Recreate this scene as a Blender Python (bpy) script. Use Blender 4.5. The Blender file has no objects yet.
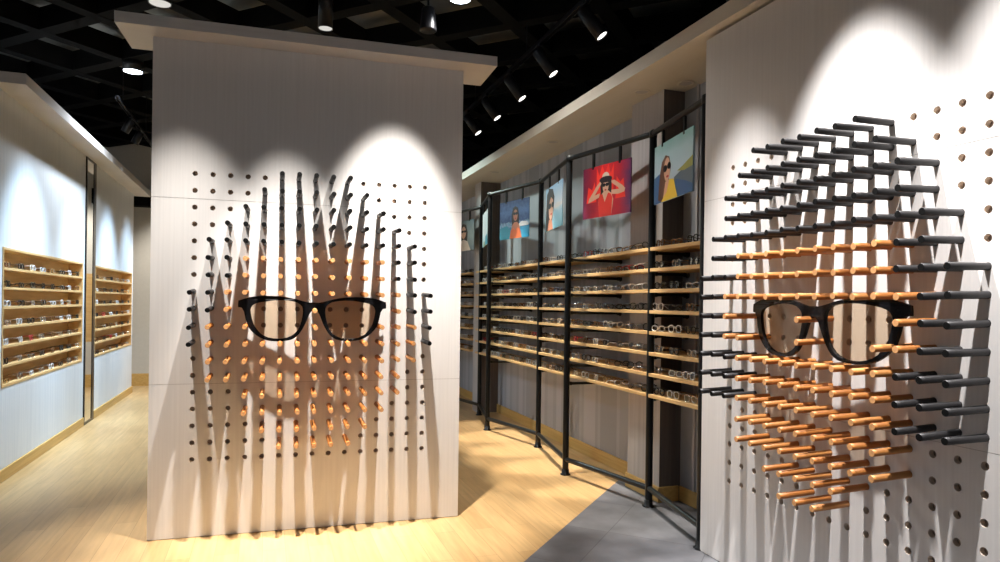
import bpy, math, random
from mathutils import Vector, Matrix
random.seed(7)
C = bpy.context.scene.collection
H = 1.418                      # camera height above the floor
PI = math.pi

# ------------------------------------------------------------------ materials
def srgb(r, g, b):
    f = lambda c: (c / 255 / 12.92) if c / 255 <= .04045 else ((c / 255 + .055) / 1.055) ** 2.4
    return (f(r), f(g), f(b), 1)

def new_mat(name):
    m = bpy.data.materials.new(name); m.use_nodes = True
    nt = m.node_tree
    return m, nt, nt.nodes['Principled BSDF']

def plain(name, col, rough=.5, metal=0, spec=.5, var=0.06, scale=30):
    m, nt, b = new_mat(name)
    b.inputs['Roughness'].default_value = rough
    b.inputs['Metallic'].default_value = metal
    b.inputs['Specular IOR Level'].default_value = spec
    tc = nt.nodes.new('ShaderNodeTexCoord'); n = nt.nodes.new('ShaderNodeTexNoise')
    n.inputs['Scale'].default_value = scale
    nt.links.new(tc.outputs['Object'], n.inputs['Vector'])
    r = nt.nodes.new('ShaderNodeValToRGB')
    r.color_ramp.elements[0].color = tuple(c * (1 - var) for c in col[:3]) + (1,)
    r.color_ramp.elements[1].color = tuple(min(1, c * (1 + var)) for c in col[:3]) + (1,)
    nt.links.new(n.outputs['Fac'], r.inputs['Fac']); nt.links.new(r.outputs['Color'], b.inputs['Base Color'])
    return m

def grain(name, c0, c1, scale=(60, 60, 2), rough=.45, coord='Object', detail=4, spec=.4, contrast=(.3, .7)):
    m, nt, b = new_mat(name)
    b.inputs['Roughness'].default_value = rough
    b.inputs['Specular IOR Level'].default_value = spec
    tc = nt.nodes.new('ShaderNodeTexCoord'); mp = nt.nodes.new('ShaderNodeMapping')
    mp.inputs['Scale'].default_value = scale
    n = nt.nodes.new('ShaderNodeTexNoise'); n.inputs['Scale'].default_value = 1
    n.inputs['Detail'].default_value = detail
    r = nt.nodes.new('ShaderNodeValToRGB')
    r.color_ramp.elements[0].position = contrast[0]; r.color_ramp.elements[1].position = contrast[1]
    r.color_ramp.elements[0].color = c0; r.color_ramp.elements[1].color = c1
    nt.links.new(tc.outputs[coord], mp.inputs['Vector']); nt.links.new(mp.outputs['Vector'], n.inputs['Vector'])
    nt.links.new(n.outputs['Fac'], r.inputs['Fac']); nt.links.new(r.outputs['Color'], b.inputs['Base Color'])
    return m

def emit(name, col, s):
    m, nt, b = new_mat(name)
    b.inputs['Base Color'].default_value = (.02, .02, .02, 1); b.inputs['Emission Color'].default_value = col; b.inputs['Emission Strength'].default_value = s
    return m

def floor_wood():
    m, nt, b = new_mat('oak_planks')
    b.inputs['Roughness'].default_value = .34; b.inputs['Specular IOR Level'].default_value = .42
    tc = nt.nodes.new('ShaderNodeTexCoord'); mp = nt.nodes.new('ShaderNodeMapping')
    mp.inputs['Rotation'].default_value = (0, 0, PI / 2)
    br = nt.nodes.new('ShaderNodeTexBrick')
    br.inputs['Scale'].default_value = 1
    br.inputs['Brick Width'].default_value = 1.2; br.inputs['Row Height'].default_value = .125
    br.inputs['Mortar Size'].default_value = .0016; br.inputs['Mortar Smooth'].default_value = .3
    br.inputs['Color1'].default_value = (.49, .31, .14, 1); br.inputs['Color2'].default_value = (.56, .37, .175, 1)
    br.inputs['Mortar'].default_value = (.36, .22, .10, 1)
    br.offset = .37
    nt.links.new(tc.outputs['Object'], mp.inputs['Vector']); nt.links.new(mp.outputs['Vector'], br.inputs['Vector'])
    mp2 = nt.nodes.new('ShaderNodeMapping'); mp2.inputs['Scale'].default_value = (22, 1.6, 1)
    n = nt.nodes.new('ShaderNodeTexNoise'); n.inputs['Scale'].default_value = 1.5; n.inputs['Detail'].default_value = 5
    nt.links.new(tc.outputs['Object'], mp2.inputs['Vector']); nt.links.new(mp2.outputs['Vector'], n.inputs['Vector'])
    r = nt.nodes.new('ShaderNodeValToRGB'); r.color_ramp.elements[0].position = .3; r.color_ramp.elements[1].position = .72
    r.color_ramp.elements[0].color = (.82, .80, .76, 1); r.color_ramp.elements[1].color = (1.08, 1.06, 1.02, 1)
    mx = nt.nodes.new('ShaderNodeMix'); mx.data_type = 'RGBA'; mx.blend_type = 'MULTIPLY'; mx.inputs[0].default_value = 1
    nt.links.new(n.outputs['Fac'], r.inputs['Fac'])
    nt.links.new(br.outputs['Color'], mx.inputs[6]); nt.links.new(r.outputs['Color'], mx.inputs[7])
    nt.links.new(mx.outputs[2], b.inputs['Base Color'])
    return m

def floor_tile():
    m, nt, b = new_mat('grey_stone_tile')
    b.inputs['Roughness'].default_value = .5
    tc = nt.nodes.new('ShaderNodeTexCoord'); mp = nt.nodes.new('ShaderNodeMapping')
    mp.inputs['Rotation'].default_value = (0, 0, -math.radians(45.5)); mp.inputs['Location'].default_value = (.1, .02, 0)
    br = nt.nodes.new('ShaderNodeTexBrick'); br.offset = .0
    br.inputs['Scale'].default_value = 1; br.inputs['Brick Width'].default_value = .6; br.inputs['Row Height'].default_value = .6
    br.inputs['Mortar Size'].default_value = .0025
    br.inputs['Color1'].default_value = (.11, .11, .118, 1); br.inputs['Color2'].default_value = (.135, .135, .143, 1)
    br.inputs['Mortar'].default_value = (.06, .06, .065, 1)
    nt.links.new(tc.outputs['Object'], mp.inputs['Vector']); nt.links.new(mp.outputs['Vector'], br.inputs['Vector'])
    n = nt.nodes.new('ShaderNodeTexNoise'); n.inputs['Scale'].default_value = 3.5; n.inputs['Detail'].default_value = 6
    nt.links.new(tc.outputs['Object'], n.inputs['Vector'])
    r = nt.nodes.new('ShaderNodeValToRGB'); r.color_ramp.elements[0].position = .35; r.color_ramp.elements[1].position = .7
    r.color_ramp.elements[0].color = (.7, .7, .7, 1); r.color_ramp.elements[1].color = (1.35, 1.35, 1.35, 1)
    mx = nt.nodes.new('ShaderNodeMix'); mx.data_type = 'RGBA'; mx.blend_type = 'MULTIPLY'; mx.inputs[0].default_value = 1
    nt.links.new(n.outputs['Fac'], r.inputs['Fac'])
    nt.links.new(br.outputs['Color'], mx.inputs[6]); nt.links.new(r.outputs['Color'], mx.inputs[7])
    nt.links.new(mx.outputs[2], b.inputs['Base Color'])
    return m

def striped_wall():
    # broad upright stripes in two greys
    m, nt, b = new_mat('grey_upright_stripes')
    b.inputs['Roughness'].default_value = .6
    tc = nt.nodes.new('ShaderNodeTexCoord'); mp = nt.nodes.new('ShaderNodeMapping')
    mp.inputs['Scale'].default_value = (0, 2.1, 0)
    n = nt.nodes.new('ShaderNodeTexNoise'); n.inputs['Scale'].default_value = 1.3; n.inputs['Detail'].default_value = 0
    nt.links.new(tc.outputs['Object'], mp.inputs['Vector']); nt.links.new(mp.outputs['Vector'], n.inputs['Vector'])
    r = nt.nodes.new('ShaderNodeValToRGB'); r.color_ramp.interpolation = 'CONSTANT'
    e = r.color_ramp.elements; e[0].position = 0; e[0].color = (.33, .34, .37, 1); e[1].position = .45; e[1].color = (.41, .42, .455, 1)
    x = e.new(.52); x.color = (.36, .37, .40, 1); x = e.new(.60); x.color = (.45, .455, .49, 1)
    nt.links.new(n.outputs['Fac'], r.inputs['Fac']); nt.links.new(r.outputs['Color'], b.inputs['Base Color'])
    return m

def tinted(name, col, refl=.12):
    m = bpy.data.materials.new(name); m.use_nodes = True; nt = m.node_tree
    nt.nodes.remove(nt.nodes['Principled BSDF']); out = nt.nodes['Material Output']
    t = nt.nodes.new('ShaderNodeBsdfTransparent'); t.inputs['Color'].default_value = col
    g = nt.nodes.new('ShaderNodeBsdfGlossy'); g.inputs['Roughness'].default_value = .03
    lw = nt.nodes.new('ShaderNodeLayerWeight'); lw.inputs['Blend'].default_value = .5
    pw = nt.nodes.new('ShaderNodeMath'); pw.operation = 'POWER'; pw.inputs[1].default_value = 4
    fr = nt.nodes.new('ShaderNodeMath'); fr.operation = 'MULTIPLY_ADD'; fr.inputs[1].default_value = .6; fr.inputs[2].default_value = .03
    mx = nt.nodes.new('ShaderNodeMixShader')
    nt.links.new(lw.outputs['Facing'], pw.inputs[0]); nt.links.new(pw.outputs[0], fr.inputs[0]); nt.links.new(fr.outputs[0], mx.inputs['Fac'])
    nt.links.new(t.outputs[0], mx.inputs[1]); nt.links.new(g.outputs[0], mx.inputs[2]); nt.links.new(mx.outputs[0], out.inputs['Surface'])
    return m

def gradient_print(name, stops, axis=2, noise=.0, nscale=6):
    """printed picture: colour bands over the sheet's own height or width"""
    m, nt, b = new_mat(name); b.inputs['Roughness'].default_value = .35
    tc = nt.nodes.new('ShaderNodeTexCoord'); sp = nt.nodes.new('ShaderNodeSeparateXYZ')
    nt.links.new(tc.outputs['Generated'], sp.inputs[0])
    n = nt.nodes.new('ShaderNodeTexNoise'); n.inputs['Scale'].default_value = nscale; n.inputs['Detail'].default_value = 5
    nt.links.new(tc.outputs['Generated'], n.inputs['Vector'])
    ma = nt.nodes.new('ShaderNodeMath'); ma.operation = 'MULTIPLY_ADD'
    ma.inputs[1].default_value = noise
    nt.links.new(n.outputs['Fac'], ma.inputs[0]); nt.links.new(sp.outputs[axis], ma.inputs[2])
    sub = nt.nodes.new('ShaderNodeMath'); sub.operation = 'SUBTRACT'; sub.inputs[1].default_value = noise * .5
    nt.links.new(ma.outputs[0], sub.inputs[0])
    r = nt.nodes.new('ShaderNodeValToRGB'); e = r.color_ramp.elements
    e[0].position, e[0].color = stops[0]; e[1].position, e[1].color = stops[-1]
    for p, c in stops[1:-1]:
        x = e.new(p); x.color = c
    nt.links.new(sub.outputs[0], r.inputs['Fac']); nt.links.new(r.outputs['Color'], b.inputs['Base Color'])
    return m

M = {}
M['laminate'] = grain('white_ash_laminate', (.685, .66, .64, 1), (.74, .715, .695, 1), (70, 70, 1.6), .5)
M['laminate_cornice'] = grain('beige_ash_laminate', (.60, .565, .53, 1), (.67, .635, .60, 1), (3, 3, 40), .5)
M['leftwall'] = grain('pale_wall_laminate', (.66, .70, .735, 1), (.76, .79, .81, 1), (50, 50, 1.4), .5)
M['hole_wall'] = plain('drilled_board_rim', (.68, .58, .49, 1), .8)
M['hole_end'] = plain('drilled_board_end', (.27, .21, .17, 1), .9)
M['seam'] = plain('panel_joint', (.42, .39, .37, 1), .8)
M['peg_black'] = plain('black_lacquered_peg', (.019, .018, .019, 1), .42, spec=.4, scale=60)
M['peg_tip'] = plain('matt_black_peg_end', (.006, .006, .006, 1), .9, spec=.05)
M['peg_wood'] = grain('orange_beech', (.31, .105, .02, 1), (.45, .175, .042, 1), (60, 4, 60), .42)
M['peg_wood_pale'] = grain('pale_beech', (.36, .14, .033, 1), (.50, .22, .064, 1), (60, 4, 60), .42)
M['peg_end'] = grain('beech_end_grain', (.50, .23, .08, 1), (.64, .34, .14, 1), (90, 90, 90), .6)
M['frame_black'] = plain('black_acetate', (.006, .006, .007, 1), .2, spec=.22)
M['lens_brown'] = tinted('brown_lens', (.89, .81, .71, 1))
M['metal'] = plain('black_painted_steel', (.007, .0075, .008, 1), .28, metal=.0, spec=.3)
M['lampblack'] = plain('black_lamp_body', (.010, .010, .012, 1), .35, spec=.25)
M['oak'] = grain('light_oak_shelf', (.60, .37, .15, 1), (.72, .48, .22, 1), (30, 3, 60), .45)
M['oak_side'] = grain('light_oak_cabinet', (.55, .33, .12, 1), (.66, .43, .18, 1), (40, 3, 40), .5)
M['baseboard'] = grain('oak_baseboard', (.52, .31, .09, 1), (.64, .41, .14, 1), (30, 2, 60), .45)
M['floor'] = floor_wood(); M['tile'] = floor_tile()
M['wall_stripes'] = striped_wall()
M['pillar'] = grain('grey_pillar_laminate', (.44, .41, .40, 1), (.54, .51, .50, 1), (40, 40, 1.2), .55)
M['pillar_dark'] = grain('brown_pillar_flank', (.10, .08, .07, 1), (.15, .12, .105, 1), (40, 40, 1.2), .55)
M['soffit'] = grain('beige_soffit', (.62, .565, .475, 1), (.68, .625, .53, 1), (8, 1, 8), .6)
M['backwall'] = plain('beige_back_wall', (.56, .53, .47, 1), .7)
M['ceil'] = plain('charcoal_ceiling', (.22, .22, .20, 1), .9)
M['beam'] = plain('black_ceiling_beam', (.0035, .0035, .0035, 1), .9, spec=.1)
M['mirror'] = plain('mirror_glass', (.82, .84, .84, 1), .015, metal=1, var=0)
M['white'] = plain('white_plastic', (.75, .75, .75, 1), .5)
M['glow'] = emit('lamp_glow', (.80, .88, 1, 1), 14)
M['glow_dim'] = emit('lamp_glow_soft', (1, .97, .9, 1), .5)
M['glow_mid'] = emit('lamp_glow_track', (1, .98, .92, 1), 3.0)
M['clear'] = tinted('clear_lens', (.86, .88, .88, 1))
FR = {
    'black': plain('glossy_black_frame', (.012, .012, .013, 1), .25),
    'tortoiseshell': grain('tortoiseshell_frame', (.05, .018, .008, 1), (.30, .13, .04, 1), (80, 80, 80), .25),
    'silver': plain('silver_wire_frame', (.75, .75, .76, 1), .25, metal=.9),
    'clear': plain('clear_grey_frame', (.66, .66, .66, 1), .2),
    'red': plain('red_frame', (.40, .035, .04, 1), .25),
    'dark blue': plain('dark_blue_frame', (.02, .045, .13, 1), .25),
    'gold': plain('gold_wire_frame', (.72, .48, .2, 1), .25, metal=.9),
}

# ------------------------------------------------------------------ mesh builder
class MB:
    def __init__(s): s.v = []; s.f = []; s.m = []; s.sm = []
    def add(s, vs, fs, mi=0, smooth=False):
        o = len(s.v); s.v += [tuple(v) for v in vs]
        for f in fs:
            s.f.append(tuple(i + o for i in f)); s.m.append(mi); s.sm.append(smooth)
        return s
    def box(s, a, b, mi=0):
        x0, y0, z0 = a; x1, y1, z1 = b
        return s.add([(x0, y0, z0), (x1, y0, z0), (x1, y1, z0), (x0, y1, z0), (x0, y0, z1), (x1, y0, z1), (x1, y1, z1), (x0, y1, z1)],
              [(0, 3, 2, 1), (4, 5, 6, 7), (0, 1, 5, 4), (1, 2, 6, 5), (2, 3, 7, 6), (3, 0, 4, 7)], mi)
    def cyl(s, p, q, r, n=14, mi=0, r2=None, capmi=None, caps=True):
        p = Vector(p); q = Vector(q); d = (q - p).normalized(); r2 = r if r2 is None else r2
        a = d.orthogonal().normalized(); b = d.cross(a)
        ring = [a * math.cos(2 * PI * i / n) + b * math.sin(2 * PI * i / n) for i in range(n)]
        s.add([p + w * r for w in ring] + [q + w * r2 for w in ring], [(i, (i + 1) % n, n + (i + 1) % n, n + i) for i in range(n)], mi, True)
        if caps:
            cm = mi if capmi is None else capmi
            s.add([p + w * r for w in ring], [tuple(range(n - 1, -1, -1))], cm)
            s.add([q + w * r2 for w in ring], [tuple(range(n))], cm)
        return s
    def lathe(s, prof, o=(0, 0, 0), n=20, mi=0):
        o = Vector(o)
        vs = [o + Vector((r * math.cos(2 * PI * i / n), r * math.sin(2 * PI * i / n), z)) for r, z in prof for i in range(n)]
        fs = [(k * n + i, k * n + (i + 1) % n, (k + 1) * n + (i + 1) % n, (k + 1) * n + i) for k in range(len(prof) - 1) for i in range(n)]
        return s.add(vs, fs, mi, True)
    def prism(s, pts, z0, z1, mi=0):
        n = len(pts)
        vs = [(x, y, z0) for x, y in pts] + [(x, y, z1) for x, y in pts]
        return s.add(vs, [tuple(range(n - 1, -1, -1)), tuple(range(n, 2 * n))] + [(i, (i + 1) % n, n + (i + 1) % n, n + i) for i in range(n)], mi)
    def tube(s, pts, r, n=8, mi=0, closed=False):
        P = [Vector(p) for p in pts]; L = len(P); rings = []
        for i in range(L):
            if closed: d = P[(i + 1) % L] - P[i - 1]
            else: d = P[min(i + 1, L - 1)] - P[max(i - 1, 0)]
            d.normalize(); up = Vector((1, 0, 0)) if abs(d.x) < .9 else Vector((0, 0, 1))
            a = d.cross(up).normalized(); b = d.cross(a)
            rings.append([P[i] + a * r * math.cos(2 * PI * k / n) + b * r * math.sin(2 * PI * k / n) for k in range(n)])
        vs = [v for g in rings for v in g]; fs = []
        for i in range(L if closed else L - 1):
            j = (i + 1) % L
            fs += [(i * n + k, i * n + (k + 1) % n, j * n + (k + 1) % n, j * n + k) for k in range(n)]
        s.add(vs, fs, mi, True)
        if not closed:
            s.add(rings[0], [tuple(range(n))], mi); s.add(rings[-1], [tuple(range(n))], mi)
        return s
    def mesh(s, name, mats):
        me = bpy.data.meshes.new(name); me.from_pydata(s.v, [], s.f)
        for m in (mats if isinstance(mats, (list, tuple)) else [mats]): me.materials.append(m)
        me.polygons.foreach_set('material_index', s.m); me.polygons.foreach_set('use_smooth', s.sm); me.update()
        return me
    def build(s, name, mats, parent=None, loc=(0, 0, 0), rz=0, bevel=0):
        o = bpy.data.objects.new(name, s.mesh(name, mats)); C.objects.link(o)
        o.location = loc; o.rotation_euler = (0, 0, rz)
        if parent: o.parent = parent
        if bevel:
            b = o.modifiers.new('bevel', 'BEVEL'); b.width = bevel; b.segments = 2; b.limit_method = 'ANGLE'
        return o

def tag(o, label=None, cat=None, group=None, kind=None):
    if label: o['label'] = label
    if cat: o['category'] = cat
    if group: o['group'] = group
    if kind: o['kind'] = kind
    return o
def structure(o, label=None, cat=None): return tag(o, label, cat, None, 'structure')
def empty(name, loc, rz=0):
    o = bpy.data.objects.new(name, None); C.objects.link(o); o.location = loc; o.rotation_euler = (0, 0, rz); o.empty_display_size = .1
    return o
ORD = ['zeroth', 'first', 'second', 'third', 'fourth', 'fifth', 'sixth', 'seventh', 'eighth', 'ninth', 'tenth', 'eleventh', 'twelfth', 'thirteenth',
       'fourteenth', 'fifteenth', 'sixteenth', 'seventeenth', 'eighteenth'] + ['nineteenth', 'twentieth', 'twenty-first', 'twenty-second', 'twenty-third', 'twenty-fourth', 'twenty-fifth', 'twenty-sixth', 'twenty-seventh', 'twenty-eighth']

# ------------------------------------------------------------------ camera
cam = bpy.data.cameras.new('camera'); co = bpy.data.objects.new('camera', cam); C.objects.link(co)
cam.sensor_width = 36; cam.lens = 36 * 676.36 / 1000; cam.shift_y = .021865; cam.clip_start = .05
co.matrix_world = Matrix.Translation((0, 0, H)) @ Matrix.Rotation(-math.radians(19.124), 4, 'Z') @ Matrix.Rotation(PI / 2, 4, 'X') @ Matrix.Rotation(.01293, 4, 'Z')
bpy.context.scene.camera = co

# ------------------------------------------------------------------ room shell
XR = 2.865; YB = 12.25; XL = -1.894
# floor boundary between planks and grey tiles runs at 45 degrees from (1.353,3.453) to (2.671,4.799)
p0 = (1.353 - 4.453, 3.453 - 4.548); p1 = (1.353, 3.453); p2 = (2.74, 4.869)
mb = MB(); mb.prism([(-3.2, -1.1), p0, p1, p2, (3.2, 4.869), (3.2, YB + .2), (-3.2, YB + .2)], -.06, 0)
structure(mb.build('floor', M['floor']), 'pale oak plank floor', 'floor')
mb = MB(); mb.prism([p0, (3.2, -1.1), (3.2, 4.869), p2], -.06, 0)
structure(mb.build('floor', M['tile']), 'grey stone tile floor in front of the pipe frame', 'floor')
mb = MB(); mb.box((-3.2, -1.1, H + 2.70), (5.0, YB + .2, H + 2.80)); structure(mb.build('ceiling', M['ceil']), 'dark open ceiling', 'ceiling')
mb = MB(); mb.box((XR, .4, 0), (XR + .12, YB, H + 1.60)); structure(mb.build('wall_right', M['wall_stripes']), 'grey striped wall behind the shelves', 'wall')
mb = MB(); mb.box((4.9, -1.1, H + 1.64), (5.0, YB, H + 2.70)); structure(mb.build('wall_plenum', M['beam']), 'black wall far above the soffit', 'wall')
mb = MB(); mb.box((-3.2, YB, 0), (5.0, YB + .12, H + 2.70)); structure(mb.build('wall_back', M['backwall']), 'beige wall at the far end', 'wall')
mb = MB(); mb.box((-3.0, YB - .02, 0), (2.8, YB, .2)); structure(mb.build('baseboard_back', M['baseboard']), 'oak baseboard on the far wall', 'baseboard')
mb = MB(); mb.box((XR - .018, .5, 0), (XR, 4.2, .11)); mb.box((XR - .018, 4.68, 0), (XR, 8.29, .11)); mb.box((XR - .018, 8.57, 0), (XR, YB - .03, .11))
structure(mb.build('baseboard_right', M['baseboard'], bevel=.004), 'oak baseboard of the right wall', 'baseboard')
# pillars on the right wall
def pillar(x, y0, y1, dark):
    mb = MB(); mb.box((x, y0, 0), (XR, y1, H + 1.56))
    if dark: mb.m[2] = 1                      # the near flank takes a darker brown
    o = mb.build('trim_1', [M['pillar'], M['pillar_dark']]); return o
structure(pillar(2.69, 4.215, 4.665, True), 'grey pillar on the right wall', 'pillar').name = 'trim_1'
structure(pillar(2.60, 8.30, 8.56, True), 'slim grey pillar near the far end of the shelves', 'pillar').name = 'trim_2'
mb = MB(); mb.box((2.672, 4.21, 0), (2.69, 4.67, .11)); mb.box((2.672, 4.197, 0), (2.845, 4.215, .11))
structure(mb.build('baseboard_pillar', M['baseboard'], bevel=.004), 'oak baseboard of the grey pillar', 'baseboard')
mb = MB(); mb.box((XR - .012, 4.03, .11), (XR, 4.055, H + 1.56)); structure(mb.build('trim_3', M['pillar']), 'upright wall strip beside the pillar', 'trim')
# soffit over the right wall
mb = MB(); mb.box((2.335, .9, H + 1.552), (4.9, YB - .01, H + 1.64)); structure(mb.build('trim_4', M['soffit']), 'long beige soffit over the right shelves', 'soffit')
# left wall with two niches
WB = -2.35; CD = .14
CZ0, CZ1 = H - .70, H + .379
cabs = [(6.10, 8.49), (9.05, 11.36)]
WY0, WY1, WT = 5.99, 11.45, H + 1.56
mb = MB()
mb.box((WB, WY0, 0), (XL, WY1, CZ0)); mb.box((WB, WY0, CZ1), (XL, WY1, WT))
mb.box((WB, WY0, CZ0), (XL, cabs[0][0], CZ1)); mb.box((WB, cabs[0][1], CZ0), (XL, cabs[1][0], CZ1)); mb.box((WB, cabs[1][1], CZ0), (XL, WY1, CZ1))
for a, b in cabs: mb.box((WB, a, CZ0), (XL - CD, b, CZ1))
structure(mb.build('wall_left', M['leftwall']), 'pale blue-white left wall', 'wall')
mb = MB(); mb.box((WB - .15, 5.846, WT), (-1.685, 11.62, H + 1.64)); structure(mb.build('trim_5', M['laminate_cornice']), 'flat cornice slab on the left wall', 'cornice')
mb = MB(); mb.box((XL, WY0, 0), (XL + .016, 8.555, .095)); mb.box((XL, 9.03, 0), (XL + .016, WY1, .095))
structure(mb.build('baseboard_left', M['baseboard'], bevel=.004), 'oak baseboard of the left wall', 'baseboard')
# dark header over the passage behind the left wall
mb = MB(); mb.box((-3.2, 12.0, H + 1.47), (-1.2, YB, H + 1.70)); structure(mb.build('trim_6', M['beam']), 'dark header at the far end of the passage', 'header')
# black lattice of beams under the ceiling
def beam(n, a, sgn, z0=H + 2.4, w=.13, h=.20):
    # y - sgn*x = a
    L = []
    for x in (-3.15, 4.88): L.append((x, a + sgn * x))
    y0, y1 = -1.0, YB
    def clip(P, Q):
        (x0, ya), (x1, yb) = P, Q; t0, t1 = 0, 1; d = yb - ya
        for lim, s in ((y0, 1), (y1, -1)):
            ta = (lim - ya) / d
            if (d > 0) == (s > 0): t0 = max(t0, ta)
            else: t1 = min(t1, ta)
        return None if t0 >= t1 else ((x0 + (x1 - x0) * t0, ya + d * t0), (x0 + (x1 - x0) * t1, ya + d * t1))
    c = clip(*L)
    if not c: return n
    (ax, ay), (bx, by) = c; nx, ny = (w / 2 * sgn / math.sqrt(2)), -w / 2 / math.sqrt(2)
    mb = MB(); mb.prism([(ax - nx, ay - ny), (bx - nx, by - ny), (bx + nx, by + ny), (ax + nx, ay + ny)], z0, z0 + h)
    structure(mb.build('trim_%d' % n, M['beam']), 'black diagonal ceiling beam', 'beam'); return n + 1
n = 7
for k in range(-6, 13):
    n = beam(n, 3.5 + 1.13 * k, 1); n = beam(n, 5.25 + 1.13 * k, -1, z0=H + 2.402)

# ------------------------------------------------------------------ pegboards
PH = .0984; PV = .1; HR = .0153; DEP = .024
def pegboard(name, oxy, rz, ztop, xl, xr, label, bt=.09):
    root = empty(name, (oxy[0], oxy[1], 0), rz); tag(root, label, 'display panel')
    mb = MB()
    HT = H + 1.53
    xs = [xl] + [(-.5 + i) * PH for i in range(16)] + [xr]
    zs = [(ztop + PV / 2 - i * PV) for i in range(19)]
    # rows of cells, top to bottom: (z_hi, z_lo, row or None, seam)
    rows = [(HT, zs[0], None, 0)]
    for r in range(18):
        hi, lo = zs[r], zs[r + 1]
        if r in (1, 12): lo += .0012
        if r in (2, 13): hi -= .0012
        if r in (2, 13): rows.append((zs[r] + .0012, hi, None, 1))
        rows.append((hi, lo, r, 0))
    rows.append((zs[-1], 0.004, None, 0))
    N = 16
    for hi, lo, r, seam in rows:
        if seam:
            mb.add([(xl, .001, lo), (xr, .001, lo), (xr, .001, hi), (xl, .001, hi)], [(0, 1, 2, 3)], 3); continue
        for i in range(len(xs) - 1):
            a, b = xs[i], xs[i + 1]
            if r is None or i == 0 or i == len(xs) - 2:
                mb.add([(a, 0, lo), (b, 0, lo), (b, 0, hi), (a, 0, hi)], [(0, 1, 2, 3)], 0); continue
            cx = (i - 1) * PH; cz = ztop - r * PV
            bd = []
            cor = [(b, hi), (a, hi), (a, lo), (b, lo)]       # start at 45 deg, counter-clockwise
            for k in range(4):
                p, q = cor[k], cor[(k + 1) % 4]
                for t in range(4): bd.append((p[0] + (q[0] - p[0]) * t / 4, 0, p[1] + (q[1] - p[1]) * t / 4))
            ci = [(cx + HR * math.cos(PI / 4 + 2 * PI * k / N), 0, cz + HR * math.sin(PI / 4 + 2 * PI * k / N)) for k in range(N)]
            cb = [(x, DEP, z) for x, y, z in ci]
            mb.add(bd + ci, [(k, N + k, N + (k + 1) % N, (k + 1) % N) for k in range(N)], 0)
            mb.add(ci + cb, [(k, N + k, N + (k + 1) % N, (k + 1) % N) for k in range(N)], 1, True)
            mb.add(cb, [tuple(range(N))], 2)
    # sides, back, top, bottom
    a, b = xl, xr; z0, z1 = .004, HT; t = bt
    mb.add([(a, 0, z0), (b, 0, z0), (b, t, z0), (a, t, z0), (a, 0, z1), (b, 0, z1), (b, t, z1), (a, t, z1)],
           [(0, 3, 2, 1), (4, 5, 6, 7), (1, 2, 6, 5), (2, 3, 7, 6), (3, 0, 4, 7)], 0)
    mb.add([(a + .004, .004, 0), (b - .004, .004, 0), (b - .004, t - .004, 0), (a + .004, t - .004, 0), (a + .004, .004, z0), (b - .004, .004, z0), (b - .004, t - .004, z0), (a + .004, t - .004, z0)],
           [(0, 3, 2, 1), (0, 1, 5, 4), (1, 2, 6, 5), (2, 3, 7, 6), (3, 0, 4, 7)], 3)
    mb.build('board', [M['laminate'], M['hole_wall'], M['hole_end'], M['seam']], root)
    return root
A0 = (-.4033, 4.3902); RA = math.radians(-2.54); ZA = H + .7451
B0 = (2.390, 3.0585); RB = -PI / 2; ZB = H + .7497
boardA = pegboard('pegboard_panel', A0, RA, ZA, -.235, 1.625, 'white standing pegboard panel in the centre of the room')
mb = MB(); mb.box((-.40, -.165, H + 1.53), (1.81, .255, H + 1.592)); mb.build('cornice', M['laminate_cornice'], boardA)
boardB = pegboard('pegboard_panel', B0, RB, ZB, -.250, 1.85, 'white pegboard panel on the right, at the end of the pipe frame')

# ---- pegs
def peg_mesh(mat, capm, L=.195, r=.0141):
    mb = MB(); n = 14
    prof = [(r, DEP - .003), (r, -L + .001), (r - .001, -L)]
    vs = []
    for rr, y in prof: vs += [(rr * math.cos(2 * PI * k / n), y, rr * math.sin(2 * PI * k / n)) for k in range(n)]
    mb.add(vs, [(j * n + k, (j + 1) * n + k, (j + 1) * n + (k + 1) % n, j * n + (k + 1) % n) for j in range(2) for k in range(n)], 0, True)
    mb.add(vs[:n], [tuple(range(n))], 0); mb.add(vs[2 * n:], [tuple(range(n - 1, -1, -1))], 1)
    return mb.mesh('peg', [mat, capm])
def peg_set(L): return {'black': [peg_mesh(M['peg_black'], M['peg_tip'], L)], 'wooden': [peg_mesh(M['peg_wood'], M['peg_end'], L), peg_mesh(M['peg_wood_pale'], M['peg_end'], L)]}
rng = lambda a, b: list(range(a, b + 1))
layA = {}
colsA = {1: (8, 11, 11), 2: (5, 9, 13), 3: (4, 7, 13), 4: (3, 5, 15), 5: (2, 5, 16), 6: (1, 5, 17), 7: (1, 5, 17), 8: (1, 5, 17), 9: (1, 5, 17), 10: (1, 5, 17),
         11: (2, 5, 16), 12: (3, 5, 15), 13: (4, 7, 14), 14: (5, 9, 12), 15: (8, 11, 11)}
skip = {(c, r) for c in (5, 6, 7, 9, 10, 11) for r in (9, 10)} | {(4, 9), (12, 9)}
for c, (a, b, e) in colsA.items():
    for r in rng(a, e):
        if (c, r) in skip: continue
        layA[(c, r)] = 'black' if r <= b else 'wooden'
layB = {}
rowsB = {1: (5, 11), 2: (4, 12), 3: (3, 13), 4: (3, 13), 5: (2, 14), 6: (2, 14), 7: (1, 15), 8: (1, 15), 9: (1, 15), 10: (1, 15), 11: (1, 15), 12: (1, 15), 13: (1, 15),
         14: (4, 12), 15: (4, 12), 16: (6, 10), 17: (7, 9)}
woodB = {6: (4, 12), 7: (4, 12), 8: (3, 13), 9: (3, 13), 10: (3, 13), 11: (4, 12), 12: (4, 12), 13: (4, 12), 14: (4, 12), 15: (4, 12), 16: (6, 10), 17: (7, 9)}
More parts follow.
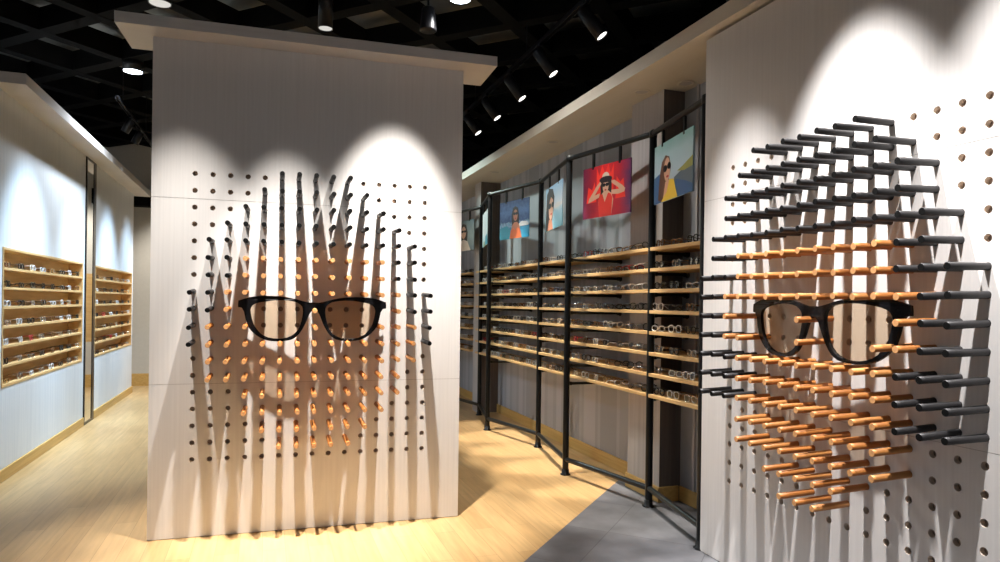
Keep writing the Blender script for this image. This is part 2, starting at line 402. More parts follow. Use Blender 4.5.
for r, (a, b) in rowsB.items():
    for c in rng(a, b):
        if (c, r) in skip: continue
        w = woodB.get(r); layB[(c, r)] = 'wooden' if w and w[0] <= c <= w[1] else 'black'
def pegs(lay, o, rz, ztop, where, group, L, dx=0.):
    ms = peg_set(L)
    for (c, r), k in sorted(lay.items(), key=lambda t: (t[0][1], t[0][0])):
        me = ms[k][0] if k == 'black' or random.random() < .6 else ms[k][1]
        p = bpy.data.objects.new('peg', me); C.objects.link(p)
        x = (c - 1) * PH; p.location = (o[0] + x * math.cos(rz), o[1] + x * math.sin(rz), ztop - (r - 1) * PV)
        p.rotation_euler = (.022 + random.uniform(-.008, .02), random.uniform(0, 6.28), rz + dx + random.uniform(-.012, .012))
        p.rotation_mode = 'YXZ'                       # spin about its own axis, then droop, then face out
        rw = {1: 'top row'}.get(r, '%s row from the top' % ORD[r])
        tag(p, '%s peg in the %s panel, %s, %s column from left' % (k, where, rw, ORD[c]), 'peg', group)
pegs(layA, A0, RA, ZA, 'central', 'pegs in the central panel', .215, .024)
pegs(layB, B0, RB, ZB, 'right', 'pegs in the right panel', .195)

# ---- large eyeglasses in front of each board
OUT = [(530, 103), (505, 104), (480, 100), (450, 93), (420, 85), (385, 77.5), (350, 72), (310, 69), (270, 67), (230, 67.5), (190, 69), (140, 76), (105, 86), (72, 97), (70, 116), (70, 135), (92, 138), (106, 160), (115, 200), (130, 245), (147, 268), (165, 285),
       (187, 302), (210, 315), (230, 323), (250, 328), (280, 332), (310, 333), (340, 332), (370, 328), (392, 323), (410, 314), (426, 303), (440, 288), (456, 265), (470, 240), (481, 217), (490, 195), (499, 175), (509, 160), (520, 152), (530, 150)]
LEN = [(142, 150), (145, 137), (152, 125), (165, 115), (190, 106), (220, 100), (255, 95), (290, 91), (340, 90), (370, 92), (400, 96), (424, 102), (442, 112), (455, 124), (461, 138), (463, 160), (460, 185), (455, 210), (448, 233), (439, 255), (427, 274), (410, 291), (392, 303), (370, 312), (340, 318),
       (310, 320), (280, 318), (250, 312), (227, 303), (205, 290), (187, 271), (170, 249), (158, 226), (150, 200), (144, 172)]
def big_xy(p): return ((p[0] - 530) * .952e-3, -(p[1] - 103) * 1.027e-3)
def spline(cu, pts):
    s = cu.splines.new('POLY'); s.points.add(len(pts) - 1); s.use_cyclic_u = True
    for q, (x, y) in zip(s.points, pts): q.co = (x, y, 0, 1)
def curve_mesh(name, loops, ext, bev, mat):
    cu = bpy.data.curves.new(name, 'CURVE'); cu.dimensions = '2D'; cu.fill_mode = 'BOTH'; cu.extrude = ext; cu.bevel_depth = bev; cu.bevel_resolution = 2; cu.offset = -bev
    for l in loops: spline(cu, l)
    t = bpy.data.objects.new(name, cu); C.objects.link(t)
    bpy.context.view_layer.update()
    me = bpy.data.meshes.new_from_object(t.evaluated_get(bpy.context.evaluated_depsgraph_get()))
    bpy.data.objects.remove(t); me.name = name; me.materials.clear(); me.materials.append(mat)
    for p in me.polygons: p.use_smooth = False
    for v in me.vertices: v.co.z += .042 * (1 - (v.co.x / .438) ** 2)      # wrap of the front: the bridge stands forward
    return me
outl = [big_xy(p) for p in OUT]; outl = outl + [(-x, y) for x, y in reversed(outl[1:-1])]
lenL = [big_xy(p) for p in LEN]; lenR = [(-x, y) for x, y in reversed(lenL)]
fm = curve_mesh('frame', [outl, lenL, lenR], .0065, .0025, M['frame_black'])
grow = lambda l: [((x - sum(a for a, b in l) / len(l)) * 1.012 + sum(a for a, b in l) / len(l), (y - sum(b for a, b in l) / len(l)) * 1.012 + sum(b for a, b in l) / len(l)) for x, y in l]
lm = [curve_mesh('lens', [grow(l)], .0015, 0, M['lens_brown']) for l in (lenL, lenR)]
def big_glasses(o, rz, x, z, stand, label):
    px, py = o[0] + x * math.cos(rz) + stand * math.sin(rz), o[1] + x * math.sin(rz) - stand * math.cos(rz)
    root = empty('giant_eyeglasses', (px, py, z), rz); tag(root, label, 'eyeglasses', 'giant eyeglasses on the peg faces')
    for nm, me in (('frame', fm), ('lens', lm[0]), ('lens', lm[1])):
        ob = bpy.data.objects.new(nm, me); C.objects.link(ob); ob.parent = root; ob.rotation_euler = (PI / 2, 0, 0)
        if nm == 'lens': tag(ob, 'brown tinted lens')
big_glasses(A0, RA, .690, H - .0123, .062, 'giant black eyeglasses with brown lenses on the central peg panel')
big_glasses(B0, RB, .712, H + .0034, .075, 'giant black eyeglasses with brown lenses on the right peg panel')

# ------------------------------------------------------------------ pipe frame along the right wall
POSTS = [(2.416, 3.338), (2.565, 4.15), (2.370, 5.122), (2.559, 6.18), (2.352, 7.16), (2.563, 8.143), (2.36, 9.13), (2.56, 10.12), (2.36, 11.1)]
SHB = [H + .378 - .1467 * k for k in range(8)]; SHT = .024
ZT, ZR = H + 1.205, H - 1.29
fr = empty('pipe_display_frame', (2.5, 3.352, 0)); tag(fr, 'black zigzag pipe frame standing along the right shelves', 'display frame')
off = Vector((-2.5, -3.352, 0))
def L(x, y, z): return Vector((x, y, z)) + off
for i, (x, y) in enumerate(POSTS):
    mb = MB(); mb.cyl(L(x, y, .012), L(x, y, ZT + .02), .026, 18)
    mb.lathe([(0, ZT + .026), (.02, ZT + .026), (.028, ZT + .018), (.028, ZT - .03), (.026, ZT - .03)], L(x, y, 0), 18)
    mb.build('post', M['metal'], fr)
    mb = MB(); mb.lathe([(0, 0), (.043, 0), (.043, .008), (.030, .012), (.030, .045), (.0245, .048)], L(x, y, 0), 20); mb.build('floor_flange', M['metal'], fr)
    if i + 1 < len(POSTS):
        q = POSTS[i + 1]
        for z in (ZT, ZR):
            mb = MB(); mb.cyl(L(x, y, z), L(q[0], q[1], z), .0205, 16); mb.build('rail', M['metal'], fr)
    xw = XR
    for z in SHB:
        if xw - x < .05: continue
        za = z - .0135
        mb = MB(); mb.cyl(L(x, y, za), L(xw - .002, y, za), .0115, 10)
        mb.cyl(L(xw - .03, y, za), L(xw, y, za), .018, 12); mb.cyl(L(xw - .008, y, za), L(xw, y, za), .024, 14)
        mb.cyl(L(x - .0005, y, za - .0), L(x + .045, y, za), .016, 10)
        mb.build('shelf_arm', M['metal'], fr)

# shelves: eight near boards notched round the pillar, eight far ones beyond the slim pillar
SX0, SX1 = 2.543, XR - .0005
def plank(pts, z, label, group):
    mb = MB(); mb.prism(pts, z, z + SHT); o = mb.build('display_shelf', M['oak'], bevel=.0015); return tag(o, label, 'shelf', group)
nearpts = [(SX0, 3.40), (SX1, 3.40), (SX1, 4.212), (2.688, 4.212), (2.688, 4.668), (SX1, 4.668), (SX1, 8.29), (SX0, 8.29)]
farpts = [(SX0, 8.57), (SX1, 8.57), (SX1, 11.3), (SX0, 11.3)]
def shname(k): return 'top' if k == 0 else 'bottom' if k == 7 else ORD[k + 1] + ' from the top'
for k, z in enumerate(SHB):
    plank(nearpts, z, 'long oak shelf on the right wall near the pillar, %s of eight' % shname(k), 'long oak shelves of the right wall')
    plank(farpts, z, 'oak shelf beyond the slim pillar at the far end, %s of eight' % shname(k), 'oak shelves at the far end')

# ------------------------------------------------------------------ eyeglasses on shelves
def rim_pts(cy, w, h, n=12):
    P = []
    for i in range(n):
        a = 2 * PI * i / n; c, s = math.cos(a), math.sin(a)
        P.append((0, cy + w / 2 * math.copysign(abs(c) ** .75, c), h / 2 * math.copysign(abs(s) ** .75, s) * (1 if s > 0 else 1)))
    return P
def frame_mb(style, rim=.0032):
    w, h = [(.052, .042), (.054, .036), (.048, .046)][style]
    zc = h / 2 + rim; mb = MB()
    for sy in (-1, 1):
        mb.tube([(x, y, z + zc) for x, y, z in rim_pts(sy * .0345, w, h)], rim, 6, 0, True)
        mb.tube([(0, sy * (.0345 + w / 2), zc + h * .28), (.003, sy * .068, zc + h * .3), (.010, sy * .071, zc + h * .3)], rim * .9, 6)
    mb.tube([(0, -.0345 + w / 2, zc + h * .18), (-.002, 0, zc + h * .32), (0, .0345 - w / 2, zc + h * .18)], rim * .9, 6)
    return mb, zc, w, h
def temple_mb(sy, zc, h, mb=None):
    mb = mb or MB(); zt = zc + h * .3
    mb.tube([(.008, sy * .071, zt), (.06, sy * .071, zt - .002), (.105, sy * .069, zt - .008), (.135, sy * .066, max(.003, zt - .03))], .0026, 6); return mb
def lens_mb(sy, zc, w, h, mb=None, mi=0):
    mb = mb or MB(); P = [(x, y, z + zc) for x, y, z in rim_pts(sy * .0345, w, h)]
    mb.add(P + [(.0015, y, z) for x, y, z in P], [tuple(range(12)), tuple(range(23, 11, -1))], mi); return mb
WHOLE, PARTS = {}, {}
for st in range(3):
    for nm, mat in FR.items():
        rim = .0022 if nm in ('silver', 'gold') else .0034
        mb, zc, w, h = frame_mb(st, rim); PARTS[(st, nm)] = [('front', mb.mesh('front', mat))]
        for sy in (-1, 1):
            PARTS[(st, nm)].append(('lens', lens_mb(sy, zc, w, h).mesh('lens', M['clear'])))
            PARTS[(st, nm)].append(('temple', temple_mb(sy, zc, h).mesh('temple', mat)))
        mb, zc, w, h = frame_mb(st, rim)
        for sy in (-1, 1): temple_mb(sy, zc, h, mb); lens_mb(sy, zc, w, h, mb, 1)
        WHOLE[(st, nm)] = mb.mesh('eyeglasses', [mat, M['clear']])
NAMES = ['black'] * 12 + ['tortoiseshell'] * 5 + ['silver'] * 8 + ['clear'] * 8 + ['red', 'dark blue', 'gold']
def eyeglasses(x, y, z, rz, split, where, group):
    key = (random.randrange(3), random.choice(NAMES))
    if split:
        o = empty('eyeglasses', (x, y, z), rz)
        for nm, me in PARTS[key]:
            c = bpy.data.objects.new(nm, me); C.objects.link(c); c.parent = o
    else:
        o = bpy.data.objects.new('eyeglasses', WHOLE[key]); C.objects.link(o); o.location = (x, y, z); o.rotation_euler = (0, 0, rz)
    tag(o, 'eyeglasses with %s frame, %s' % (key[1], where), 'eyeglasses', group)
TOPN = lambda k, n: 'top' if k == 0 else 'bottom' if k == n - 1 else ORD[k + 1]
cnt = 0
for k, z in enumerate(SHB):
    zz = z + SHT + .0005
    ys = [3.50 + .188 * i for i in range(25)]
    i = 0
    for y in ys:
        if 8.2 < y: continue
        if abs(y - 4.44) > 9: continue
        i += 1
        yy = y + random.uniform(-.014, .014); xx = 2.568 + random.uniform(0, .02)
        if 4.14 < yy < 4.74: xx = 2.5535
        # temples must clear the pillar: those pairs are turned a quarter and shown along the shelf
        if 4.12 < yy < 4.76:
            eyeglasses(2.616, yy, zz, random.uniform(1.45, 1.7) if True else 0, y < 5.4, 'on %s right shelf, %s from near end' % (TOPN(k, 8), ORD[i]), 'eyeglasses on the right shelves')
        else:
            eyeglasses(xx, yy, zz, random.uniform(-.22, .22), y < 5.4, 'on %s right shelf, %s from near end' % (TOPN(k, 8), ORD[i]), 'eyeglasses on the right shelves')
        cnt += 1
# far shelves: the smallest ones
mb = MB()
far_v = []
for k, z in enumerate(SHB):
    for y in [8.68 + .18 * i for i in range(13)]:
        st = random.randrange(3); m2, zc, w, h = frame_mb(st)
        for sy in (-1, 1): temple_mb(sy, zc, h, m2)
        o = len(mb.v)
        dx, dy, dz = 2.57 + random.uniform(0, .02), y + random.uniform(-.015, .015), z + SHT + .0005
        mi = random.randrange(4)
        mb.add([(a + dx, b + dy, c + dz) for a, b, c in m2.v], m2.f, mi, True)
tag(mb.build('eyeglasses', [FR['black'], FR['silver'], FR['clear'], FR['tortoiseshell']]), 'rows of small eyeglasses on the far shelves beyond the slim pillar', 'eyeglasses', None, 'stuff')

# left cabinets
def cabinet(y0, y1, label, ncol, group, who):
    root = empty('display_cabinet', (XL, y0, CZ0)); tag(root, label, 'cabinet', 'wall cabinets')
    W = y1 - y0; Hh = CZ1 - CZ0; d = CD; t = .02; g = .0006
    mb = MB(); mb.box((-d + .001, g, g), (-d + .012, W - g, Hh - g)); mb.build('back_panel', M['oak_side'], root)
    for a, b in ((g, t), (W - t, W - g)):
        mb = MB(); mb.box((-d + .012, a, g), (.006, b, Hh - g)); mb.build('side_panel', M['oak'], root, bevel=.001)
    mb = MB(); mb.box((-d + .012, t, Hh - t), (.006, W - t, Hh - g)); mb.build('top_panel', M['oak'], root, bevel=.001)
    pitch = (Hh - t - .005) / 7
    for k in range(7):
        z = (6 - k) * pitch + g
        mb = MB(); mb.box((-d + .012, t, z), (.004, W - t, z + .02)); mb.build('shelf' if k < 6 else 'bottom_panel', M['oak'], root, bevel=.001)
        for i in range(ncol):
            y = y0 + W * (i + .5) / ncol + random.uniform(-.03, .03)
            eyeglasses(XL - .012, y, CZ0 + z + .0205, PI + random.uniform(-.1, .1), False, 'on %s shelf of %s left cabinet, %s from the left' % (TOPN(k, 7), who, ORD[i + 1]), group)
cabinet(*cabs[0], 'oak cabinet of eyeglasses set in the left wall, nearer, left of the mirror', 8, 'eyeglasses in the near left cabinet', 'near')
cabinet(*cabs[1], 'oak cabinet of eyeglasses set in the left wall, farther, right of the mirror', 6, 'eyeglasses in the far left cabinet', 'far')

root = empty('display_cabinet', (-.35, YB - .001, CZ0), PI / 2); tag(root, 'oak wall cabinet at the far end, seen in the narrow mirror', 'cabinet', 'wall cabinets')
mb = MB(); mb.box((-.001, 0, 0), (.012, 1.15, 1.08)); mb.m = [0] * 6; mb.build('back_panel', M['oak_side'], root)
for q in (0, 1.13):
    mb = MB(); mb.box((.012, q, 0), (.15, q + .02, 1.08)); mb.build('side_panel', M['oak'], root)
for q in range(8):
    mb = MB(); mb.box((.012, .02, q * .1514), (.15, 1.13, q * .1514 + .02)); mb.build('shelf', M['oak'], root)
# mirror
root = empty('wall_mirror', (XL, 8.57, 0)); tag(root, 'tall narrow mirror in a black frame on the left wall', 'mirror')
W, Z0, Z1 = .445, .0, H + 1.585; PR = .014
for a, b, c, d in ((0, .03, Z0, Z1), (W - .11, W, Z0, Z1)):
    mb = MB(); mb.box((.0005, a, c), (PR, b, d)); mb.build('frame_side', M['metal'], root, bevel=.002)
mb = MB(); mb.box((.0005, .03, Z1 - .05), (PR, W - .11, Z1)); mb.build('frame_top', M['metal'], root)
mb = MB(); mb.box((.0005, .03, Z0), (PR, W - .11, .03)); mb.build('frame_bottom', M['metal'], root)
mb = MB(); mb.box((.0005, .03, .03), (.009, W - .11, Z1 - .05)); mb.build('mirror_glass', M['mirror'], root)

# ------------------------------------------------------------------ posters in the frame bays
def flat(name, rgb, rough=.4): return plain(name, srgb(*rgb), rough, var=.03, scale=12)
P = {}
P['sky'] = gradient_print('print_sky', [(0, srgb(150, 175, 200)), (.4, srgb(190, 212, 225)), (.8, srgb(175, 205, 212)), (1, srgb(140, 185, 185))], 2, .3, 3)
P['red'] = gradient_print('print_red', [(0, srgb(90, 25, 60)), (.22, srgb(170, 25, 45)), (.5, srgb(235, 35, 40)), (.78, srgb(190, 30, 50)), (1, srgb(95, 50, 95))], 0, .25, 5)
P['pool'] = gradient_print('print_pool', [(0, srgb(40, 150, 190)), (.3, srgb(70, 150, 190)), (.36, srgb(150, 185, 215)), (.46, srgb(60, 85, 135)), (.7, srgb(95, 130, 185)), (1, srgb(40, 70, 130))], 2, .5, 11)
P['sea'] = gradient_print('print_sea', [(0, srgb(140, 210, 232)), (.35, srgb(180, 222, 238)), (.5, srgb(230, 240, 246)), (1, srgb(165, 212, 245))], 2, .2, 4)
P['pale'] = gradient_print('print_pale', [(0, srgb(190, 222, 230)), (.5, srgb(236, 246, 248)), (1, srgb(246, 251, 252))], 2, .4, 5)
P['grey'] = gradient_print('print_grey', [(0, srgb(110, 120, 122)), (.5, srgb(140, 148, 146)), (1, srgb(95, 108, 112))], 2, .3, 5)
for nm, c in dict(skin=(226, 176, 146), skin_dark=(196, 130, 100), hair=(48, 32, 28), hair_brown=(110, 78, 62), black=(15, 14, 16), yellow=(236, 200, 70), orange=(232, 120, 70), redcloth=(238, 62, 48), hat=(226, 206, 190), hatband=(40, 22, 26),
                  blue=(70, 105, 150), grass=(165, 165, 95), road=(105, 120, 130), lips=(190, 50, 60), white=(235, 238, 240), petal=(255, 60, 45), teal=(70, 160, 185)).items(): P[nm] = flat('print_' + nm, c)
def ell(cx, cy, rx, ry, n=16, a0=0): return [(cx + rx * math.cos(2 * PI * i / n + a0), cy + ry * math.sin(2 * PI * i / n + a0)) for i in range(n)]
def poster(i, j, s0, s1, bg, art, label, zz=(.678, 1.078)):
    (ax, ay), (bx, by) = POSTS[i], POSTS[j]; a = Vector((ax, ay, 0)); d = (Vector((bx, by, 0)) - a); d.normalize()
    rz = math.atan2(d.y, d.x); w, h = s1 - s0, zz[1] - zz[0]
    # local x along the bay from the left as seen, viewer side is local -y
    root = empty('poster', a + d * s0 + Vector((0, 0, H + zz[0])), rz); tag(root, label, 'poster', 'hanging fashion posters')
    mb = MB(); mb.box((0, -.005, 0), (w, .005, h)); sheet = mb.build('sheet', P[bg], root)
    mats = []; mb = MB()
    for n, (m, pts) in enumerate(art):
        if P[m] not in mats: mats.append(P[m])
        y = -.0054 - .0003 * n
        pts = [(min(max(x, 0), 1), min(max(v, 0), 1)) for x, v in pts]
        mb.add([(x * w, y, v * h) for x, v in pts], [tuple(range(len(pts)))], mats.index(P[m]))
    mb.build('picture', mats, sheet)
    for f in (.22, .78):
        mb = MB(); mb.box((w * f - .011, -.007, h - .02), (w * f + .011, .007, ZT - .02 - H - zz[0])); mb.build('hanger', M['metal'], root)
red_art = [('petal', [(.30, .98), (.36, .80), (.42, 1), (.48, .82), (.55, 1), (.60, .8), (.66, .98), (.66, .4), (.3, .4)]), ('petal', [(.08, .3), (.12, .62), (.2, .55), (.26, .7), (.3, .3)]), ('petal', [(.7, .3), (.72, .72), (.8, .6), (.86, .66), (.9, .3)]),
           ('hair', [(.40, .40), (.38, .62), (.42, .76), (.55, .78), (.62, .66), (.62, .44), (.56, .36), (.46, .36)]),
           ('skin', [(.40, .42), (.46, .48), (.56, .48), (.62, .42), (.66, .30), (.62, 0), (.36, 0), (.34, .3)]),
           ('redcloth', [(.34, .34), (.40, .42), (.43, .44), (.48, .27), (.55, .44), (.6, .42), (.64, .34), (.62, 0), (.36, 0)]),
           ('skin', [(.36, .38), (.22, .33), (.12, .30), (.14, .38), (.30, .60), (.38, .68), (.41, .64), (.30, .48), (.26, .43), (.38, .46)]),
           ('skin', [(.62, .40), (.76, .38), (.88, .40), (.90, .46), (.84, .53), (.68, .66), (.62, .66), (.62, .62), (.76, .50), (.78, .47), (.62, .48)]),
           ('skin', ell(.50, .57, .062, .125)), ('hat', ell(.50, .76, .075, .085)), ('hatband', ell(.50, .705, .135, .062)), ('black', ell(.466, .60, .034, .035)), ('black', ell(.532, .60, .034, .035)), ('lips', ell(.50, .50, .022, .016))]
yel_art = [('road', [(.5, .15), (.55, .34), (1, .5), (1, .1)]), ('grass', [(.62, .42), (.75, .46), (1, .56), (1, .40), (.8, .38)]), ('blue', [(.52, .12), (.6, .3), (.85, .2), (1, .12), (1, 0), (.5, 0)]), ('blue', [(0, 0), (0, .45), (.16, .5), (.2, 0)]),
           ('hair_brown', [(.12, .05), (.16, .45), (.22, .68), (.32, .77), (.42, .72), (.46, .55), (.42, .38), (.34, .1), (.25, 0)]), ('skin', [(.26, .05), (.32, .32), (.44, .34), (.5, .1), (.5, 0), (.24, 0)]), ('yellow', [(.2, 0), (.36, .14), (.43, .34), (.54, .32), (.64, .0)]), ('skin', ell(.365, .52, .085, .20, 16)),
           ('black', ell(.315, .545, .055, .06)), ('black', ell(.42, .57, .045, .06)), ('lips', ell(.38, .40, .035, .02))]
pool_art = [('teal', [(0, 0), (0, .3), (.25, .36), (.4, .2), (.35, 0)]), ('white', [(.6, .30), (.75, .42), (.95, .40), (1, .34), (1, .3)]), ('hair', [(.44, .3), (.42, .62), (.47, .80), (.56, .84), (.64, .78), (.68, .6), (.68, .3)]), ('skin_dark', [(.40, .16), (.44, .34), (.52, .42), (.62, .42), (.70, .32), (.74, .08), (.36, 0)]),
            ('orange', [(.36, 0), (.40, .22), (.50, .28), (.56, .2), (.63, .28), (.72, .22), (.78, 0)]), ('skin_dark', ell(.56, .60, .075, .15)), ('black', ell(.525, .645, .04, .04)), ('black', ell(.60, .645, .04, .04)), ('lips', ell(.56, .52, .025, .015))]
sea_art = [('white', [(.5, .5), (.7, .56), (1, .52), (1, .46), (.6, .44)]), ('hair', [(.02, .06), (.06, .5), (.10, .86), (.26, .97), (.46, .92), (.56, .72), (.52, .45), (.40, .1), (.3, 0), (.05, 0)]), ('skin_dark', [(.15, 0), (.24, .25), (.42, .22), (.50, 0)]), ('skin', ell(.36, .52, .145, .29)), ('hair', [(.18, .74), (.3, .86), (.5, .78), (.5, .66), (.36, .76), (.22, .6)]), ('black', ell(.28, .56, .09, .065)), ('black', ell(.46, .56, .07, .065)), ('lips', ell(.38, .36, .05, .025))]
pale_art = [('white', [(.1, .5), (.3, .9), (.6, .8), (.7, .4), (.4, .2)]), ('teal', [(.5, 0), (.6, .25), (.9, .3), (1, .1), (1, 0)]), ('grass', [(.2, 0), (.3, .15), (.45, .12), (.5, 0)])]
grey_art = [('hair', [(.3, .2), (.28, .7), (.45, .9), (.62, .85), (.7, .6), (.66, .2)]), ('skin', ell(.5, .6, .12, .2)), ('hat', [(.2, 0), (.3, .3), (.5, .38), (.7, .3), (.85, 0)]), ('black', ell(.45, .64, .06, .04)), ('black', ell(.57, .64, .06, .04))]
def wd(i, j): return math.hypot(POSTS[i][0] - POSTS[j][0], POSTS[i][1] - POSTS[j][1])
poster(1, 0, .045, .665, 'sky', yel_art, 'hanging poster of a person in yellow and sunglasses under a blue sky', (.695, 1.092))
poster(2, 1, .20, .767, 'red', red_art, 'hanging poster of a person in red with a sun hat, both arms raised')
poster(3, 2, .225, .86, 'sea', sea_art, 'hanging poster of a dark-haired person in sunglasses before a pale sea')
poster(4, 3, .225, .79, 'pool', pool_art, 'hanging poster of a person in an orange swimsuit by blue water')
poster(5, 4, .22, .80, 'pale', pale_art, 'hanging pale blue poster in the narrow far bay')
poster(6, 5, .25, .82, 'grey', grey_art, 'hanging grey poster, farthest along the pipe frame')

# ------------------------------------------------------------------ lamps
def spot(loc, target, power, angle, blend=.4, col=(1, 1, 1), size=.03):
    l = bpy.data.lights.new('spot_light', 'SPOT'); l.energy = power; l.spot_size = math.radians(angle); l.spot_blend = blend; l.color = col; l.shadow_soft_size = size
    o = bpy.data.objects.new('spot_light', l); C.objects.link(o); o.location = loc
    o.rotation_euler = (Vector(target) - Vector(loc)).to_track_quat('-Z', 'Y').to_euler(); return o
def downlight(x, y, z, r, h, glow, label, power=0, col=(.85, .92, 1), angle=110, top=None):
    root = empty('ceiling_downlight', (x, y, H + z)); tag(root, label, 'ceiling light')
    mb = MB(); mb.lathe([(r * .9, .01), (r, .0), (r, h), (0, h)], n=24); mb.build('housing', M['lampblack'], root)
    mb = MB(); mb.cyl((0, 0, .004), (0, 0, .008), r * .9, 24); mb.build('diffuser', M[glow], root)
    zt = (2.40 if top is None else top) - z
    mb = MB(); mb.cyl((0, 0, h - .005), (0, 0, 2.699 - z), .008, 8); mb.build('suspension_rod', M['lampblack'], root)
    if power: spot((x, y, H + z - .015), (x, y, 0), power, angle, .7, col, .06)
downlight(-1.302, 7.733, 2.3, .095, .14, 'glow', 'bright round downlight between left wall and central panel', 260, (.80, .90, 1), 140)
downlight(1.37, 4.97, 2.3, .085, .14, 'glow', 'bright round downlight above the right end of the central panel', 100, (1, .97, .92), 140)
downlight(-.807, 5.872, 2.3, .085, .16, 'glow_dim', 'dim round downlight above the left corner of the central panel')
downlight(.440, 5.75, 2.24, .060, .42, 'glow_dim', 'black cylinder pendant light hanging behind the central panel')

def track(x, y0, y1, z, label, heads, aim, r, Lh, glow):
    root = empty('light_track', (x, y0, H + z)); tag(root, label, 'lighting track')
    mb = MB(); mb.box((-.02, 0, 0), (-.014, y1 - y0, .035)); mb.box((.014, 0, 0), (.02, y1 - y0, .035)); mb.box((-.02, 0, .028), (.02, y1 - y0, .035)); mb.build('rail', M['lampblack'], root)
    k = 0
    while y0 + .3 + k * 1.5 < y1:
        yy = .3 + k * 1.5; mb = MB(); mb.cyl((0, yy, .034), (0, yy, 2.70 - z - .001), .005, 8); mb.build('hanger_rod', M['lampblack'], root); k += 1
    for i, (y, lab) in enumerate(heads):
        d = Vector(aim).normalized()
        h = empty('track_spotlight', (x, y, H + z)); tag(h, lab, 'spotlight', 'spotlights on tracks')
        mb = MB(); mb.box((-.013, -.06, -.012), (.013, .06, .012)); mb.cyl((0, 0, -.01), (0, 0, -.05), .008, 10); mb.build('mount', M['lampblack'], h)
        c0 = Vector((0, 0, -.05)) - d * .02; c1 = c0 + d * Lh
        a = d.orthogonal().normalized()
        mb = MB(); n = 20; b = d.cross(a)
        prof = [(0, 0), (r * .85, 0), (r, .012), (r, Lh), (r * .88, Lh), (r * .88, Lh - .012)]
        vs = [c0 + d * t + (a * math.cos(2 * PI * i / n) + b * math.sin(2 * PI * i / n)) * rr for rr, t in prof for i in range(n)]
        mb.add(vs, [(q * n + i, q * n + (i + 1) % n, (q + 1) * n + (i + 1) % n, (q + 1) * n + i) for q in range(len(prof) - 1) for i in range(n)], 0, True)
        mb.build('lamp_body', M['lampblack'], h)
        mb = MB(); mb.cyl(c0 + d * (Lh - .013), c0 + d * (Lh - .010), r * .88, 20); mb.build('lens', M[glow], h)
        yield Vector((x, y, H + z)) + c0 + d * (Lh + .01), d
ys = [(4.30, 'nearest black spotlight on the right ceiling track'), (5.14, 'second black spotlight along the right ceiling track'), (5.85, 'third black spotlight along the right ceiling track'), (6.55, 'fourth black spotlight along the right ceiling track'), (7.2, 'fifth black spotlight along the right ceiling track')]
for p, d in track(2.085, .6, 9.0, 2.1, 'black lighting track above the right aisle', ys, (.115, -.085, -.20), .047, .25, 'glow_mid'):
    spot(p, (2.37, p.y, 0), 380, 26, .5, (1, .93, .84), .03)
for p, d in track(-1.49, 8.0, 10.4, 2.08, 'short black lighting track above the left aisle', [(8.75, 'nearer black spotlight on the left ceiling track'), (9.35, 'farther black spotlight on the left ceiling track')], (-.10, .02, -.2), .045, .16, 'glow_dim'):
    spot(p, (p.x + .1, p.y, 0), 40, 50, .7, (.75, .87, 1), .03)
# tapered spotlight behind the central panel
h = empty('pendant_spotlight', (1.165, 5.145, H + 2.1)); tag(h, 'tapered black spotlight on a rod behind the central panel', 'spotlight')
mb = MB(); mb.lathe([(0, .0), (.065, 0), (.065, .01), (.050, .17), (.042, .18), (0, .18)], n=24); mb.build('lamp_body', M['lampblack'], h)
mb = MB(); mb.cyl((0, 0, .178), (0, 0, .599), .009, 10); mb.build('suspension_rod', M['lampblack'], h)
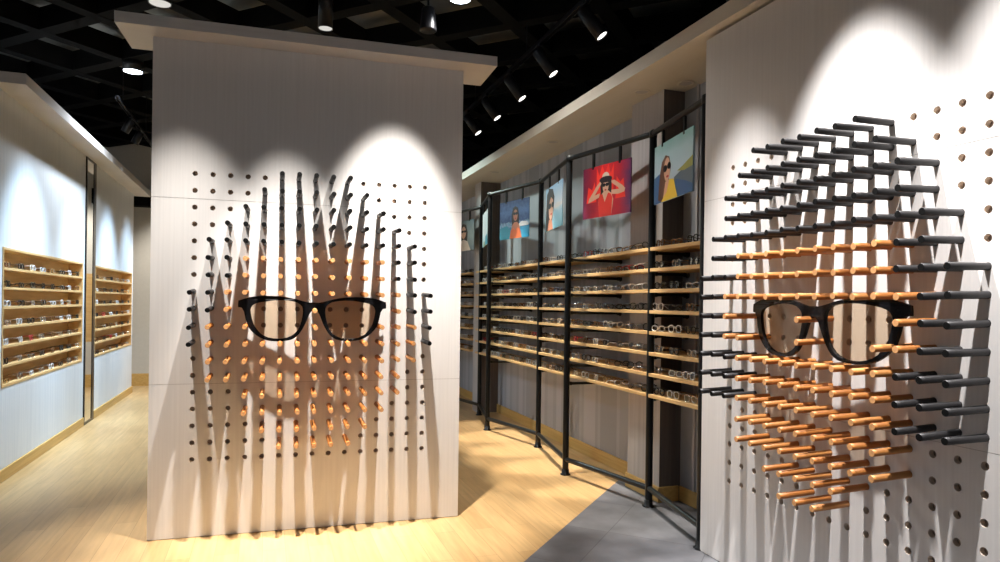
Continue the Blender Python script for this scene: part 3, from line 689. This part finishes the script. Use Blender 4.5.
# recessed cans in the soffit
for (x, y, nm) in [(2.574, 4.325, 'recessed can light in the soffit beside the pillar'), (2.80, 4.13, 'recessed can light in the soffit above the pillar'), (2.588, 5.97, 'recessed can light in the middle of the soffit'), (2.551, 7.6, 'recessed can light at the far end of the soffit')]:
    root = empty('recessed_light', (x if x < 2.75 else 2.76, y if x < 2.75 else 4.05, H + 1.552)); tag(root, nm, 'ceiling light')
    mb = MB(); mb.lathe([(.062, 0), (.062, -.004), (.048, -.006), (.044, -.001)], n=24); mb.build('trim_ring', M['soffit'], root)
    mb = MB(); mb.cyl((0, 0, -.0005), (0, 0, -.0015), .046, 24); mb.build('reflector', M['pillar'], root)

# accent light on boards and left wall, added fill on shelves, floor, far wall
WW = (1, .95, .89)
zL = H + 2.25
WB_ = (1, .97, .955)
spot((-.62, 3.74, zL), (-.34, 4.22, H - .80), 440, 38, .8, WW, .022)
spot((.06, 3.72, zL), (.12, 4.20, H - 1.02), 900, 36, .9, WW, .022)
spot((.76, 3.70, zL), (.74, 4.22, H - .62), 860, 40, .75, WW, .022)
spot((1.74, 3.02, zL), (2.34, 2.84, H - 1.0), 560, 37, 1, WB_, .022)
spot((1.74, 2.22, zL), (2.36, 2.22, H - .70), 740, 44, .9, WB_, .022)
spot((1.74, 1.42, zL), (2.34, 1.55, H - .64), 600, 44, .95, WB_, .022)
for y, pw in ((6.62, 480), (8.2, 480), (9.7, 440), (11.0, 320)):
    spot((-.92, y, H + 2.05), (-1.89, y, H - .6), pw, 56, 1, (.58, .79, 1), .08)
spot((1.35, 3.4, H + 2.6), (1.45, 3.6, 0), 70, 60, .8, (1, .93, .84), .06)  # unseen fill spot added to brighten the floor
spot((1.1, 2.3, H + 2.45), (2.5, 4.9, H + .1), 1500, 34, .9, (1, .91, .79), .04)  # added fill lamp out of view, brightens posters and shelf fronts
spot((1.1, 9.6, H + 2.3), (2.5, 7.2, H + .5), 270, 44, .8, (.80, 1, .95), .05)  # added unseen spot for the far posters and rail highlights
spot((-.6, 10.9, H + 2.0), (-1.1, 12.2, H - .3), 240, 80, .6, (1, .95, .88), .05)  # added unseen spot, lights the far wall for the mirror
w = bpy.data.worlds.new('world'); bpy.context.scene.world = w; w.use_nodes = True
w.node_tree.nodes['Background'].inputs['Color'].default_value = (.9, .95, 1, 1)
w.node_tree.nodes['Background'].inputs['Strength'].default_value = .10

vs = bpy.context.scene.view_settings
vs.view_transform = 'Standard'; vs.look = 'None'; vs.gamma = 1; vs.exposure = .42; vs.use_curve_mapping = False
